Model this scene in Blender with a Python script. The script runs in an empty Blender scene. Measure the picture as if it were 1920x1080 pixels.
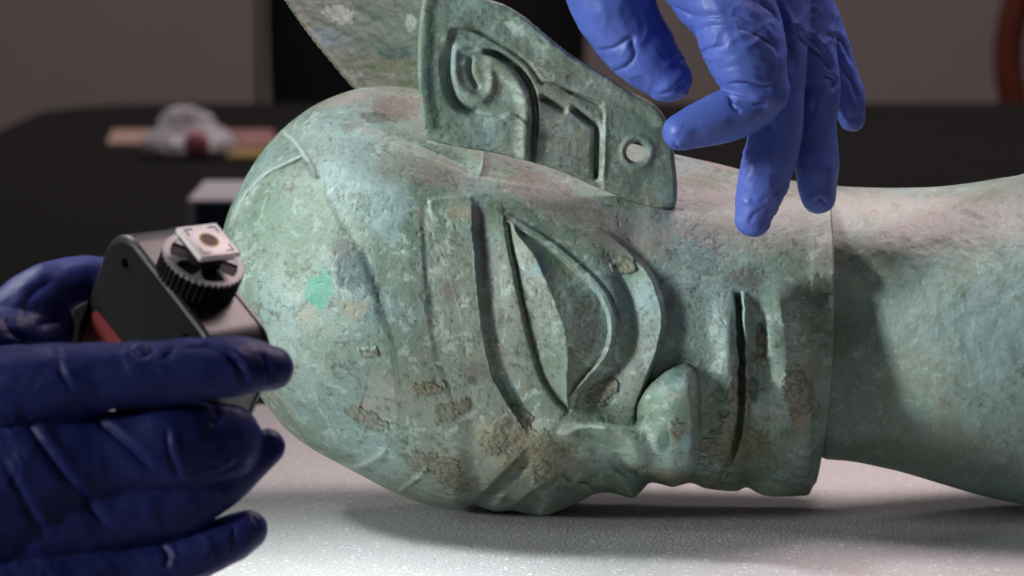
import bpy, bmesh, math, random
import numpy as np
from mathutils import Vector, Matrix
R = math.radians
sc = bpy.context.scene
COL = sc.collection

# ------------------------------------------------------------------ camera, world, lamps, exposure
PX = 5000.0          # pixels of the photograph per metre at the bronze
D = 1.2              # camera distance to the bronze
AL = R(8)
FOAM_Z = 0.79
Q = Vector((0, 0, FOAM_Z + (968 - 540) / PX * math.cos(AL)))
RT = Vector((1, 0, 0)); UP = Vector((0, math.sin(AL), math.cos(AL))); TW = Vector((0, -math.cos(AL), math.sin(AL)))
cam_d = bpy.data.cameras.new('camera'); cam = bpy.data.objects.new('camera', cam_d); COL.objects.link(cam)
cam.location = Q + TW * D
cam.rotation_euler = (R(90) - AL, 0, 0)
cam_d.sensor_width = 36; cam_d.lens = 36 * D * PX / 1920
cam_d.clip_end = 60; cam_d.clip_start = 0.05
cam_d.dof.use_dof = True; cam_d.dof.focus_distance = D - 0.075; cam_d.dof.aperture_fstop = 16.5
sc.camera = cam

def W3(px, py, w):
    """point of the world seen at (px, py), w photograph pixels nearer than the bronze's axis"""
    k = (D - w / PX) / D
    return Q + RT * ((px - 960) / PX * k) + UP * (-(py - 540) / PX * k) + TW * (w / PX)

def WA(P):
    P = np.asarray(P, float)
    k = (D - P[:, 2] / PX) / D
    u = (P[:, 0] - 960) / PX * k; v = -(P[:, 1] - 540) / PX * k; w = P[:, 2] / PX
    q, r, up, t = (np.array(a) for a in (Q, RT, UP, TW))
    return q + u[:, None] * r + v[:, None] * up + w[:, None] * t

wd = bpy.data.worlds.new('World'); sc.world = wd; wd.use_nodes = True
wd.node_tree.nodes['Background'].inputs[0].default_value = (0.9, 0.85, 0.95, 1)
wd.node_tree.nodes['Background'].inputs[1].default_value = 0.045

def area(name, loc, aim, size, power, color, spread=180, size_y=None):
    l = bpy.data.lights.new(name, 'AREA'); l.energy = power; l.color = color; l.size = size
    l.spread = R(spread)
    if size_y: l.shape = 'RECTANGLE'; l.size_y = size_y
    o = bpy.data.objects.new(name, l); COL.objects.link(o)
    o.location = loc
    o.rotation_euler = (Vector(aim) - Vector(loc)).to_track_quat('-Z', 'Y').to_euler()
    return o

def spot(name, loc, aim, radius, power, color, angle, blend):
    l = bpy.data.lights.new(name, 'SPOT'); l.energy = power; l.color = color; l.shadow_soft_size = radius
    l.spot_size = R(angle); l.spot_blend = blend
    o = bpy.data.objects.new(name, l); COL.objects.link(o); o.location = loc
    o.rotation_euler = (Vector(aim) - Vector(loc)).to_track_quat('-Z', 'Y').to_euler()
    return o
KEY = Q + RT * -1.40 + UP * 0.17 + TW * 0.68
spot('key_lamp', KEY, Q + RT * 0.015 + UP * -0.082 + TW * 0.025, 0.22, 275, (1.0, 1.0, 0.965), 9.4, 0.7)
area('overhead_lamp', W3(2150, -2500, -260), W3(1650, 500, 0), 0.34, 1.35, (1.0, 0.77, 0.79), spread=80)
area('glove_fill_light', Q + RT * -0.60 + UP * 0.28 + TW * 0.36, W3(1420, 150, 330), 0.12, 0.13, (0.93, 0.97, 1.0), spread=30)  # added fill, brightens the right glove and the ear
area('backdrop_fill_light', (0.1, 1.9, 2.6), (0.1, 2.9, 0.9), 1.2, 22, (1.0, 0.88, 0.87))  # added fill that lifts the wall and the things on the table
area('foam_fill_light', Q + RT * -0.36 + UP * 0.36 + TW * 0.06, Q + RT * -0.03 + UP * -0.105 + TW * 0.14, 0.10, 0.22, (0.95, 0.98, 1.0), spread=30)  # added fill, brightens the foam in front of the head
sc.view_settings.view_transform = 'Standard'; sc.view_settings.look = 'None'
sc.view_settings.exposure = 0; sc.view_settings.gamma = 1

# ------------------------------------------------------------------ helpers
def lin(r, g, b):
    f = lambda c: (c / 255 / 12.92) if c / 255 <= 0.04045 else ((c / 255 + 0.055) / 1.055) ** 2.4
    return (f(r), f(g), f(b))

def ss(a, b, x):
    t = np.clip((x - a) / (b - a), 0, 1)
    return t * t * (3 - 2 * t)

def catmull(pts, n=8, closed=False):
    p = np.array(pts, float)
    if closed:
        p = np.vstack([p[-1:], p, p[:2]])
    else:
        p = np.vstack([2 * p[0] - p[1], p, 2 * p[-1] - p[-2]])
    out = []
    for i in range(1, len(p) - 2):
        for t in np.arange(n) / n:
            a, b, c, d = p[i - 1], p[i], p[i + 1], p[i + 2]
            out.append(0.5 * (2 * b + (c - a) * t + (2 * a - 5 * b + 4 * c - d) * t * t + (3 * b - a - 3 * c + d) * t ** 3))
    if not closed:
        out.append(p[-2])
    return np.array(out)

def sdist(X, Y, line, reach=140):
    """signed distance to an open curve (plus = right of a curve that runs down the picture) and place along it"""
    x = X.ravel(); y = Y.ravel()
    dist = np.full(x.shape, 1e3); tt = np.zeros(x.shape)
    m = (x > line[:, 0].min() - reach) & (x < line[:, 0].max() + reach) & (y > line[:, 1].min() - reach) & (y < line[:, 1].max() + reach)
    xs = x[m]; ys = y[m]
    best = np.full(xs.shape, 1e12); sg = np.ones(xs.shape); tb = np.zeros(xs.shape)
    n = len(line) - 1
    for i in range(n):
        a = line[i]; d = line[i + 1] - a; L = d @ d + 1e-9
        t = np.clip(((xs - a[0]) * d[0] + (ys - a[1]) * d[1]) / L, 0, 1)
        ex = xs - a[0] - t * d[0]; ey = ys - a[1] - t * d[1]
        q = ex * ex + ey * ey
        c = -(d[0] * (ys - a[1]) - d[1] * (xs - a[0]))
        k = q < best
        best[k] = q[k]; sg[k] = np.where(c[k] >= 0, 1, -1); tb[k] = (i + t[k]) / n
    dist[m] = np.sqrt(best) * sg; tt[m] = tb
    return dist.reshape(X.shape), tt.reshape(X.shape)

def polyd(X, Y, poly):
    """signed distance to a closed outline, minus inside"""
    x = X.ravel(); y = Y.ravel()
    best = np.full(x.shape, 1e12); ins = np.zeros(x.shape, bool)
    n = len(poly)
    for i in range(n):
        a = poly[i]; b = poly[(i + 1) % n]; d = b - a; L = d @ d + 1e-9
        t = np.clip(((x - a[0]) * d[0] + (y - a[1]) * d[1]) / L, 0, 1)
        q = (x - a[0] - t * d[0]) ** 2 + (y - a[1] - t * d[1]) ** 2
        best = np.minimum(best, q)
        cr = ((a[1] > y) != (b[1] > y))
        if abs(b[1] - a[1]) > 1e-9:
            ins ^= cr & (x < a[0] + (y - a[1]) * d[0] / d[1])
    r = np.sqrt(best); r[ins] *= -1
    return r.reshape(X.shape)

def vnoise(P, seed=0):
    P = np.asarray(P, np.float64)
    I = np.floor(P).astype(np.int64); F = P - I; F = F * F * (3 - 2 * F)
    def h(i, j, k):
        n = (i * 374761393 + j * 668265263 + k * 2147483647 + seed * 1274126177) & 0xffffffff
        n = ((n ^ (n >> 13)) * 1274126177) & 0xffffffff
        n = ((n ^ (n >> 16)) * 2246822519) & 0xffffffff
        return ((n ^ (n >> 15)) & 0xffff) / 65535.0
    r = 0
    for a in (0, 1):
        fa = F[:, 0] if a else 1 - F[:, 0]
        for b in (0, 1):
            fb = F[:, 1] if b else 1 - F[:, 1]
            for c in (0, 1):
                fc = F[:, 2] if c else 1 - F[:, 2]
                r = r + fa * fb * fc * h(I[:, 0] + a, I[:, 1] + b, I[:, 2] + c)
    return r

def fbm(P, scale, oct=4, seed=0, gain=0.55):
    P = np.asarray(P, float) / scale
    r = 0; a = 1; s = 0
    for i in range(oct):
        r = r + a * vnoise(P + 17.3 * i, seed + i); s += a
        a *= gain; P = P * 2.03
    return r / s

def tag(o, label=None, cat=None, group=None, kind=None):
    if label: o['label'] = label
    if cat: o['category'] = cat
    if group: o['group'] = group
    if kind: o['kind'] = kind
    return o

def empty(name, loc, label=None, cat=None, group=None):
    o = bpy.data.objects.new(name, None); COL.objects.link(o); o.location = loc
    o.empty_display_size = 0.02
    return tag(o, label, cat, group)

def link(name, me, mat=None, parent=None, loc=None):
    o = bpy.data.objects.new(name, me); COL.objects.link(o)
    if mat: me.materials.append(mat)
    if parent: o.parent = parent
    if loc is not None: o.location = loc
    return o

def wloc(p):
    l = Vector((0, 0, 0))
    while p is not None:
        l = l + p.location; p = p.parent
    return l

def mesh_np(name, V, F, mat, parent=None, smooth=True, colors=None, normals=None, base=None):
    """V: world coordinates; the object's origin is put at the parent's, or at the foot of the shape"""
    V = np.asarray(V, float)
    if parent is not None: o0 = np.array(wloc(parent))
    else: o0 = np.array([V[:, 0].mean(), V[:, 1].mean(), V[:, 2].min()]) if base is None else np.array(base)
    me = bpy.data.meshes.new(name)
    if isinstance(F, np.ndarray):
        nf, k = F.shape
        me.vertices.add(len(V)); me.vertices.foreach_set('co', (V - o0).astype(np.float32).ravel())
        me.loops.add(nf * k); me.loops.foreach_set('vertex_index', F.astype(np.int32).ravel())
        me.polygons.add(nf); me.polygons.foreach_set('loop_start', (np.arange(nf) * k).astype(np.int32))
        me.update(calc_edges=True); me.validate()
    else:
        me.from_pydata((V - o0).tolist(), [], [list(f) for f in F]); me.update()
    if smooth: me.polygons.foreach_set('use_smooth', [True] * len(me.polygons))
    if colors is not None:
        ca = me.color_attributes.new('patina', 'FLOAT_COLOR', 'POINT')
        c = np.ones((len(V), 4), np.float32); c[:, :colors.shape[1]] = colors; ca.data.foreach_set('color', c.ravel())
    if normals is not None:
        me.normals_split_custom_set_from_vertices(normals.tolist())
    o = link(name, me, mat, parent)
    if parent is None: o.location = o0
    return o

def vnormals(V, F):
    a, b, c, d = V[F[:, 0]], V[F[:, 1]], V[F[:, 2]], V[F[:, 3]]
    n = np.cross(c - a, d - b); N = np.zeros_like(V)
    for k in range(4): 
        for j in range(3): N[:, j] += np.bincount(F[:, k], n[:, j], len(V))
    return N / (np.linalg.norm(N, axis=1)[:, None] + 1e-20)

# ------------------------------------------------------------------ materials
def mat(name, color=(0.5, 0.5, 0.5), rough=0.5, metal=0.0, spec=0.5, noise=None, bump=None, attr=None, vary=0.0, sheen=0, coat=0, trans=0, alpha=1):
    m = bpy.data.materials.new(name); m.use_nodes = True; nt = m.node_tree; N = nt.nodes; Lk = nt.links
    b = N['Principled BSDF']
    b.inputs['Base Color'].default_value = (*color, 1); b.inputs['Roughness'].default_value = rough
    b.inputs['Metallic'].default_value = metal; b.inputs['Specular IOR Level'].default_value = spec
    b.inputs['Sheen Weight'].default_value = sheen; b.inputs['Coat Weight'].default_value = coat
    b.inputs['Transmission Weight'].default_value = trans; b.inputs['Alpha'].default_value = alpha
    tc = N.new('ShaderNodeTexCoord')
    src = None
    if attr:
        a = N.new('ShaderNodeAttribute'); a.attribute_name = attr; src = a.outputs['Color']
    if noise:
        for i, (scale, amt) in enumerate(noise):
            n = N.new('ShaderNodeTexNoise'); n.inputs['Scale'].default_value = scale; n.inputs['Detail'].default_value = 5; n.inputs['Roughness'].default_value = 0.65
            Lk.new(tc.outputs['Object'], n.inputs['Vector'])
            mr = N.new('ShaderNodeMapRange'); mr.inputs['From Min'].default_value = 0.3; mr.inputs['From Max'].default_value = 0.7
            mr.inputs['To Min'].default_value = 1 - amt; mr.inputs['To Max'].default_value = 1 + amt
            Lk.new(n.outputs['Fac'], mr.inputs['Value'])
            mx = N.new('ShaderNodeMix'); mx.data_type = 'RGBA'; mx.blend_type = 'MULTIPLY'; mx.inputs['Factor'].default_value = 1
            if src is not None: Lk.new(src, mx.inputs['A'])
            else: mx.inputs['A'].default_value = (*color, 1)
            Lk.new(mr.outputs['Result'], mx.inputs['B']); src = mx.outputs['Result']
    if src is not None: Lk.new(src, b.inputs['Base Color'])
    if bump:
        prev = None
        for scale, dist in bump:
            n = N.new('ShaderNodeTexNoise'); n.inputs['Scale'].default_value = scale; n.inputs['Detail'].default_value = 4
            Lk.new(tc.outputs['Object'], n.inputs['Vector'])
            bp = N.new('ShaderNodeBump'); bp.inputs['Distance'].default_value = dist; bp.inputs['Strength'].default_value = 1
            Lk.new(n.outputs['Fac'], bp.inputs['Height'])
            if prev is not None: Lk.new(prev, bp.inputs['Normal'])
            prev = bp.outputs['Normal']
        Lk.new(prev, b.inputs['Normal'])
    return m

M = {}
M['bronze'] = mat('patinated_bronze', attr='patina', rough=0.52, spec=0.42, noise=[(900, 0.09), (2600, 0.11)], bump=[(500, 0.00013), (1800, 0.00013)])
M['glove'] = mat('nitrile_glove', lin(77, 99, 178), rough=0.47, spec=0.42, noise=[(60, 0.08)], bump=[(90, 0.0008), (1500, 0.00004)])
M['glove_shaded'] = mat('nitrile_glove_shaded', lin(31, 40, 100), rough=0.5, spec=0.25, noise=[(60, 0.10)], bump=[(70, 0.001), (1500, 0.00004)])  # same nitrile, the left hand's shade is put into the colour
M['case'] = mat('black_anodised_case', (0.018, 0.017, 0.017), rough=0.36, spec=0.5, noise=[(400, 0.2)], bump=[(3000, 0.00003)])
M['case_matt'] = mat('black_matt_face', (0.007, 0.0065, 0.0065), rough=0.7, spec=0.15)
M['black'] = mat('black_plastic', (0.006, 0.006, 0.006), rough=0.6, spec=0.2)
M['silver'] = mat('pale_plate', (0.88, 0.84, 0.84), rough=0.3, metal=0.0, noise=[(700, 0.06)])
M['gold'] = mat('brass', (0.30, 0.19, 0.07), rough=0.5, metal=0.6)
M['rim'] = mat('grey_rim', (0.42, 0.40, 0.40), rough=0.4)
M['bore'] = mat('dark_bore', (0.06, 0.03, 0.01), rough=0.6)
M['bore_black'] = mat('unlit_bore', (0.002, 0.002, 0.002), rough=1, spec=0)
M['red'] = mat('red_badge', (0.15, 0.010, 0.012), rough=0.5)
M['table'] = mat('black_table', (0.015, 0.0135, 0.014), rough=0.85, spec=0.15, noise=[(30, 0.12)])
M['wall'] = mat('wall_paint', (0.42, 0.36, 0.34), rough=0.9, noise=[(3, 0.04)])
M['cloth'] = mat('black_clothing', (0.012, 0.010, 0.014), rough=0.9, noise=[(30, 0.3)])
M['skin'] = mat('skin', (0.45, 0.28, 0.2), rough=0.6)
M['chair'] = mat('red_brown_wood', (0.14, 0.03, 0.018), rough=0.4, noise=[(20, 0.2)])
M['paper'] = mat('card_paper', (0.5, 0.34, 0.28), rough=0.8)
M['paper_red'] = mat('red_printed_card', (0.38, 0.20, 0.19), rough=0.7, noise=[(40, 0.5)])
M['yellow'] = mat('yellow_strip', (0.42, 0.29, 0.12), rough=0.7)
M['bag'] = mat('clear_plastic_bag', (0.88, 0.84, 0.88), rough=0.3, trans=0.25, spec=0.6)
M['pink'] = mat('pink_sachet', (0.65, 0.22, 0.28), rough=0.6)
M['boxwhite'] = mat('white_card', (0.9, 0.85, 0.89), rough=0.6)
M['boxblue'] = mat('navy_card', (0.03, 0.055, 0.10), rough=0.5, noise=[(60, 0.4)])
M['floor'] = mat('dark_floor', (0.08, 0.07, 0.07), rough=0.7, noise=[(2, 0.1)])

# white closed-cell foam: cell relief and sparkling skin
def foam_mat():
    m = mat('white_foam', (0.66, 0.68, 0.68), rough=0.6, spec=0.5)
    nt = m.node_tree; N = nt.nodes; Lk = nt.links; b = N['Principled BSDF']
    tc = [n for n in N if n.type == 'TEX_COORD'][0]
    v = N.new('ShaderNodeTexVoronoi'); v.inputs['Scale'].default_value = 800; Lk.new(tc.outputs['Object'], v.inputs['Vector'])
    v2 = N.new('ShaderNodeTexVoronoi'); v2.inputs['Scale'].default_value = 480; Lk.new(tc.outputs['Object'], v2.inputs['Vector'])
    n = N.new('ShaderNodeTexNoise'); n.inputs['Scale'].default_value = 12; n.inputs['Detail'].default_value = 3; Lk.new(tc.outputs['Object'], n.inputs['Vector'])
    b1 = N.new('ShaderNodeBump'); b1.inputs['Distance'].default_value = 0.0008; Lk.new(n.outputs['Fac'], b1.inputs['Height'])
    b2 = N.new('ShaderNodeBump'); b2.inputs['Distance'].default_value = 0.00035; b2.inputs['Strength'].default_value = 0.5
    Lk.new(v.outputs['Distance'], b2.inputs['Height']); Lk.new(b1.outputs['Normal'], b2.inputs['Normal'])
    Lk.new(b2.outputs['Normal'], b.inputs['Normal'])
    # some cells are glossy, their glints put into the colour as near white
    sep = N.new('ShaderNodeSeparateColor'); Lk.new(v2.outputs['Color'], sep.inputs['Color'])
    gt = N.new('ShaderNodeMath'); gt.operation = 'GREATER_THAN'; gt.inputs[1].default_value = 0.88; Lk.new(sep.outputs['Red'], gt.inputs[0])
    near = N.new('ShaderNodeMath'); near.operation = 'LESS_THAN'; near.inputs[1].default_value = 0.42; Lk.new(v2.outputs['Distance'], near.inputs[0])
    fl = N.new('ShaderNodeMath'); fl.operation = 'MULTIPLY'; Lk.new(gt.outputs[0], fl.inputs[0]); Lk.new(near.outputs[0], fl.inputs[1])
    rr = N.new('ShaderNodeMix'); rr.data_type = 'FLOAT'; Lk.new(fl.outputs[0], rr.inputs['Factor']); rr.inputs['A'].default_value = 0.6; rr.inputs['B'].default_value = 0.25
    Lk.new(rr.outputs['Result'], b.inputs['Roughness'])
    cm = N.new('ShaderNodeMix'); cm.data_type = 'RGBA'; Lk.new(fl.outputs[0], cm.inputs['Factor'])
    mr = N.new('ShaderNodeMapRange'); mr.inputs['From Min'].default_value = 0; mr.inputs['From Max'].default_value = 0.7
    mr.inputs['To Min'].default_value = 1.04; mr.inputs['To Max'].default_value = 0.84; Lk.new(v.outputs['Distance'], mr.inputs['Value'])
    mm = N.new('ShaderNodeMix'); mm.data_type = 'RGBA'; mm.blend_type = 'MULTIPLY'; mm.inputs['Factor'].default_value = 1
    mm.inputs['A'].default_value = (0.55, 0.565, 0.565, 1); Lk.new(mr.outputs['Result'], mm.inputs['B'])
    Lk.new(mm.outputs['Result'], cm.inputs['A']); cm.inputs['B'].default_value = (0.95, 0.96, 0.97, 1)
    Lk.new(cm.outputs['Result'], b.inputs['Base Color'])
    return m
M['foam'] = foam_mat()

# ------------------------------------------------------------------ simple solids
def box_bm(bm, c, s, mtx=None, bev=0):
    r = bmesh.ops.create_cube(bm, size=1); vs = r['verts']
    for v in vs:
        v.co = Vector((v.co.x * s[0], v.co.y * s[1], v.co.z * s[2]))
    if bev:
        es = list({e for v in vs for e in v.link_edges})
        rb = bmesh.ops.bevel(bm, geom=es, offset=bev, segments=3, affect='EDGES', profile=0.5)
        vs = list({v for f in rb['faces'] for v in f.verts} | {v for v in vs if v.is_valid})
    for v in vs:
        p = v.co + Vector(c)
        v.co = mtx @ p if mtx else p
    return vs

def bm_obj(name, bm, m, parent=None, smooth=False, loc=None, angle=None):
    me = bpy.data.meshes.new(name); bmesh.ops.recalc_face_normals(bm, faces=bm.faces); bm.to_mesh(me); bm.free()
    if smooth: 
        me.polygons.foreach_set('use_smooth', [True] * len(me.polygons))
        if angle: me.set_sharp_from_angle(angle=R(angle))
    return link(name, me, m, parent, loc)

# ------------------------------------------------------------------ room
bm = bmesh.new(); box_bm(bm, (0, 0, -0.05), (16, 16, 0.1)); tag(bm_obj('floor', bm, M['floor'], loc=(0, 0, 0)), kind='structure')
wall = empty('wall', (0, 4.6, 0)); tag(wall, 'plain grey brown wall with one vertical panel joint behind the table', 'wall')
jx = (487 - 960) / (D * PX) * (4.6 + 1.19)
bm = bmesh.new(); box_bm(bm, ((-8 + jx - 0.006) / 2, 0.05, 1.5), (8 + jx - 0.006, 0.1, 3)); bm_obj('wall_panel', bm, M['wall'], wall)
bm = bmesh.new(); box_bm(bm, ((8 + jx + 0.006) / 2, 0.055, 1.5), (8 - jx - 0.006, 0.1, 3)); bm_obj('wall_panel', bm, M['wall'], wall)
bm = bmesh.new(); box_bm(bm, (jx, 0.075, 1.5), (0.012, 0.05, 3)); bm_obj('joint', bm, M['cloth'], wall)

# table with a rounded far left corner
tb = empty('table', (0.8, 0.6, 0)); tag(tb, 'large black table with a rounded far corner carrying the foam pad', 'table')
pts = []
xl, xr, yf, yb = -0.515, 2.4, -1.0, 2.36
def arc(cx, cy, r, a0, a1, n=14): return [(cx + r * math.cos(R(a0 + (a1 - a0) * i / n)), cy + r * math.sin(R(a0 + (a1 - a0) * i / n))) for i in range(n + 1)]
pts += arc(xl - 0.15, yf, 0.01, 180, 270) + arc(xr, yf, 0.02, 270, 360) + arc(xr, yb, 0.02, 0, 90) + arc(xl + 0.16, yb - 0.16, 0.16, 90, 160)
V = [(x, y, 0.75) for x, y in pts] + [(x, y, 0.715) for x, y in pts]; n = len(pts)
F = [list(range(n)), list(range(2 * n - 1, n - 1, -1))] + [[i, i + n, (i + 1) % n + n, (i + 1) % n] for i in range(n)]
F = [f if i < 2 else f[::-1][::-1] for i, f in enumerate(F)]
mesh_np('tabletop', V, F, M['table'], tb, smooth=False)
for (x, y) in ((-0.45, -0.9), (2.3, -0.9), (-0.3, 2.2), (2.3, 2.2)):
    bm = bmesh.new(); box_bm(bm, (x - 0.8, y - 0.6, 0.357), (0.06, 0.06, 0.714), bev=0.004); bm_obj('leg', bm, M['table'], tb)

# foam pad: soft slab, top skin a little wavy
fx0, fx1, fy0, fy1 = -0.62, 0.62, -0.60, 0.235
nx, ny = 160, 110
gx, gy = np.meshgrid(np.linspace(fx0, fx1, nx), np.linspace(fy0, fy1, ny))
P = np.stack([gx.ravel(), gy.ravel(), 0 * gx.ravel()], 1)
ed = np.minimum(np.minimum(gx - fx0, fx1 - gx), np.minimum(gy - fy0, fy1 - gy)).ravel()
zz = FOAM_Z + (fbm(P, 0.16, 3, 5) - 0.5) * 0.0016 - 0.006 * (1 - np.sqrt(1 - (1 - np.clip(ed / 0.006, 0, 1)) ** 2))
Vt = np.stack([P[:, 0], P[:, 1], zz], 1); Vb = Vt.copy(); Vb[:, 2] = 0.7502
idx = np.arange(nx * ny).reshape(ny, nx)
Ft = np.stack([idx[:-1, :-1], idx[:-1, 1:], idx[1:, 1:], idx[1:, :-1]], -1).reshape(-1, 4)
bl = np.concatenate([idx[0, :], idx[1:, -1], idx[-1, -2::-1], idx[-2:0:-1, 0]]); bl2 = np.roll(bl, -1)
Fs = np.stack([bl2, bl, bl + nx * ny, bl2 + nx * ny], -1)
Fa = np.vstack([Ft, Ft[:, ::-1] + nx * ny, Fs])
tag(mesh_np('foam_pad', np.vstack([Vt, Vb]), Fa, M['foam']), 'white sparkling foam pad under the bronze head', 'foam pad')

# ------------------------------------------------------------------ patina colours
C = {k: np.array(lin(*v)) for k, v in dict(base=(128, 150, 138), pale=(158, 180, 172), blue=(140, 170, 172), green=(104, 132, 114), moss=(92, 110, 82),
     tan=(146, 142, 122), crust=(124, 120, 98), slate=(84, 106, 104), teal=(88, 158, 138), brown=(104, 98, 90), dark=(66, 72, 64), warm=(150, 146, 138),
     sky=(120, 160, 172), chalk=(176, 196, 188), deep=(52, 92, 84)).items()}

def mixc(c, col, f):
    f = np.clip(f, 0, 1)[:, None]
    return c * (1 - f) + C[col] * f

def patina(P, extra=()):
    """mottled corrosion colours; P in photograph pixels of depth, height and length"""
    c = np.tile(C['base'], (len(P), 1))
    wv = np.stack([fbm(P, 60, 3, 31), fbm(P, 60, 3, 32), fbm(P, 60, 3, 33)], 1) * 90
    Pw = P + wv
    n1 = fbm(Pw, 210, 5, 1); n2 = fbm(Pw, 120, 5, 2); n3 = fbm(Pw, 55, 5, 3, 0.65); n4 = fbm(Pw, 26, 4, 4, 0.7); n5 = fbm(P, 9, 4, 6, 0.75); n6 = fbm(P, 300, 3, 7)
    c = mixc(c, 'pale', ss(0.48, 0.62, n1) * 0.65)
    c = mixc(c, 'green', ss(0.50, 0.66, n2) * 0.55)
    c = mixc(c, 'blue', ss(0.52, 0.62, 1 - n2) * 0.5)
    c = mixc(c, 'warm', ss(0.50, 0.64, n6) * 0.4)
    c = mixc(c, 'tan', ss(0.56, 0.64, n3) * ss(0.42, 0.55, n2) * 0.4)
    c = mixc(c, 'brown', ss(0.58, 0.64, n4) * ss(0.46, 0.58, n3) * 0.4)
    c = c * np.array((0.91, 0.93, 0.91))
    c = mixc(c, 'moss', ss(0.56, 0.61, 1 - n3) * ss(0.50, 0.56, n5) * 0.6)
    c = mixc(c, 'chalk', ss(0.60, 0.67, 1 - n4) * 0.55)
    c = mixc(c, 'dark', ss(0.615, 0.66, n5) * ss(0.47, 0.56, n4) * 0.6)
    c = mixc(c, 'brown', ss(0.64, 0.68, fbm(P, 6, 3, 44, 0.8)) * 0.45)
    for (x, y, rx, ry, rot, col, st) in extra:
        a = R(rot); dx = P[:, 0] - x; dy = P[:, 1] - y
        u = (dx * math.cos(a) + dy * math.sin(a)) / rx; v = (-dx * math.sin(a) + dy * math.cos(a)) / ry
        q = np.sqrt(u * u + v * v) + (n4 - 0.5) * 1.5 + (n5 - 0.5) * 1.1
        c = mixc(c, col, (1 - ss(0.75, 0.95, q)) * st * (0.8 + 0.4 * (n5 > 0.5)))
    return c * (0.91 + 0.18 * n5)[:, None] * (0.9 + 0.2 * n3)[:, None]

# ------------------------------------------------------------------ the bronze head
head = empty('bronze_head', W3(960, 966, 0), 'green patinated ancient bronze head lying on its side on the white foam', 'sculpture')

top_c = catmull([(411, 500), (413, 460), (424, 410), (445, 360), (480, 300), (510, 262), (540, 233), (580, 203), (620, 183), (660, 169), (700, 162), (740, 162), (785, 168), (850, 185), (1000, 222), (1150, 260), (1270, 290), (1350, 308), (1450, 333), (1570, 349)], 10)
bot_c = catmull([(411, 500), (414, 560), (430, 625), (460, 700), (500, 760), (540, 808), (580, 838), (620, 861), (680, 893), (740, 924), (800, 946), (845, 956), (862, 955), (884, 946), (900, 950), (925, 958), (942, 959), (956, 957), (990, 963), (1020, 966), (1045, 959), (1090, 939), (1116, 926), (1150, 925), (1175, 932), (1188, 933), (1202, 922), (1218, 906), (1240, 908), (1262, 913), (1290, 906), (1303, 908), (1320, 915), (1345, 919), (1380, 921), (1400, 914), (1420, 924), (1445, 931), (1500, 930), (1518, 926), (1530, 906), (1570, 890)], 10)
Tf = lambda x: np.interp(x, top_c[:, 0], top_c[:, 1])
Bf = lambda x: np.interp(x, bot_c[:, 0], bot_c[:, 1])
jaw = catmull([(1553, 290), (1556, 380), (1561, 460), (1562, 540), (1560, 620), (1557, 700), (1549, 790), (1538, 860), (1530, 900), (1518, 940)], 8)
jawx = lambda y: np.interp(y, jaw[:, 1], jaw[:, 0])
def Dm(x):
    return 335 * np.sqrt(np.clip(1 - (np.clip(790 - x, 0, 379) / 379) ** 2.1, 0, 1)) * (1 - 0.13 * ss(1150, 1550, x))

nu, nf, nb = 640, 460, 60
u = np.linspace(0, 1, nu); a_ = 0.10
g = np.where(u < a_, u * u / (2 * a_), u - a_ / 2) / (1 - a_ / 2)
phi = np.concatenate([np.linspace(math.pi / 2, -math.pi / 2, nf), np.linspace(-math.pi / 2, -1.5 * math.pi, nb + 2)[1:-1]])
G, PH = np.meshgrid(g, phi, indexing='ij')
S = np.sin(PH); Cc = np.cos(PH)
X = 411 + 1140 * G
for it in range(3):
    T_, B_ = Tf(X), Bf(X); Y = (T_ + B_) / 2 - (B_ - T_) / 2 * S
    X = 411 + (jawx(Y) - 411) * G
T_, B_ = Tf(X), Bf(X); Y = (T_ + B_) / 2 - (B_ - T_) / 2 * S
front = Cc >= -1e-6
Wb = Dm(X) * Cc * np.where(front, 1 - 0.16 * S * np.clip(Cc * 3, 0, 1) * (1 - ss(1300, 1500, X)), 0.8)

cA = catmull([(886, 366), (886, 420), (890, 470), (895, 540), (904, 620), (922, 698), (948, 750), (972, 785), (992, 818)])
cC = catmull([(944, 362), (944, 386), (947, 409), (953, 453), (967, 520), (977, 569), (988, 622), (1003, 676), (1018, 716), (1040, 749), (1064, 772)])
cR = catmull([(949, 408), (987, 431), (1036, 462), (1080, 498), (1116, 533), (1141, 573), (1149, 604), (1147, 640), (1133, 676), (1107, 707), (1082, 735), (1067, 772)])
cE = catmull([(962, 425), (973, 444), (996, 471), (1018, 516), (1040, 569), (1058, 622), (1064, 676), (1063, 720), (1064, 765)])
cK = catmull([(1120, 452), (1145, 480), (1168, 520), (1186, 562), (1190, 604), (1180, 649), (1157, 687), (1115, 730), (1085, 755)])
cJ = catmull([(1110, 425), (1145, 445), (1178, 471), (1216, 516), (1235, 560), (1241, 604), (1231, 658), (1211, 711), (1194, 752), (1190, 780)])
cN = catmull([(1191, 784), (1198, 750), (1222, 717), (1256, 692), (1288, 683), (1305, 700), (1312, 745), (1314, 800), (1310, 855), (1298, 893), (1270, 912), (1232, 905), (1200, 890), (1170, 878)])
nosepoly = np.vstack([cN, catmull([(1140, 872), (1070, 845), (1040, 815), (1075, 780), (1140, 775)])])
cL = catmull([(975, 832), (1030, 815), (1090, 805), (1150, 812), (1210, 822)])
cM = catmull([(1377, 545), (1380, 600), (1384, 660), (1385, 720), (1384, 770), (1374, 830), (1358, 875), (1336, 925)])
cH = catmull([(1458, 520), (1466, 585), (1475, 660), (1474, 720), (1468, 777), (1456, 840), (1440, 935)])
cA2 = catmull([(992, 838), (965, 865), (935, 893), (910, 921), (885, 942), (870, 956)])
cC2 = catmull([(1060, 876), (1042, 892), (1010, 911), (978, 935), (941, 962)])
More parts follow.
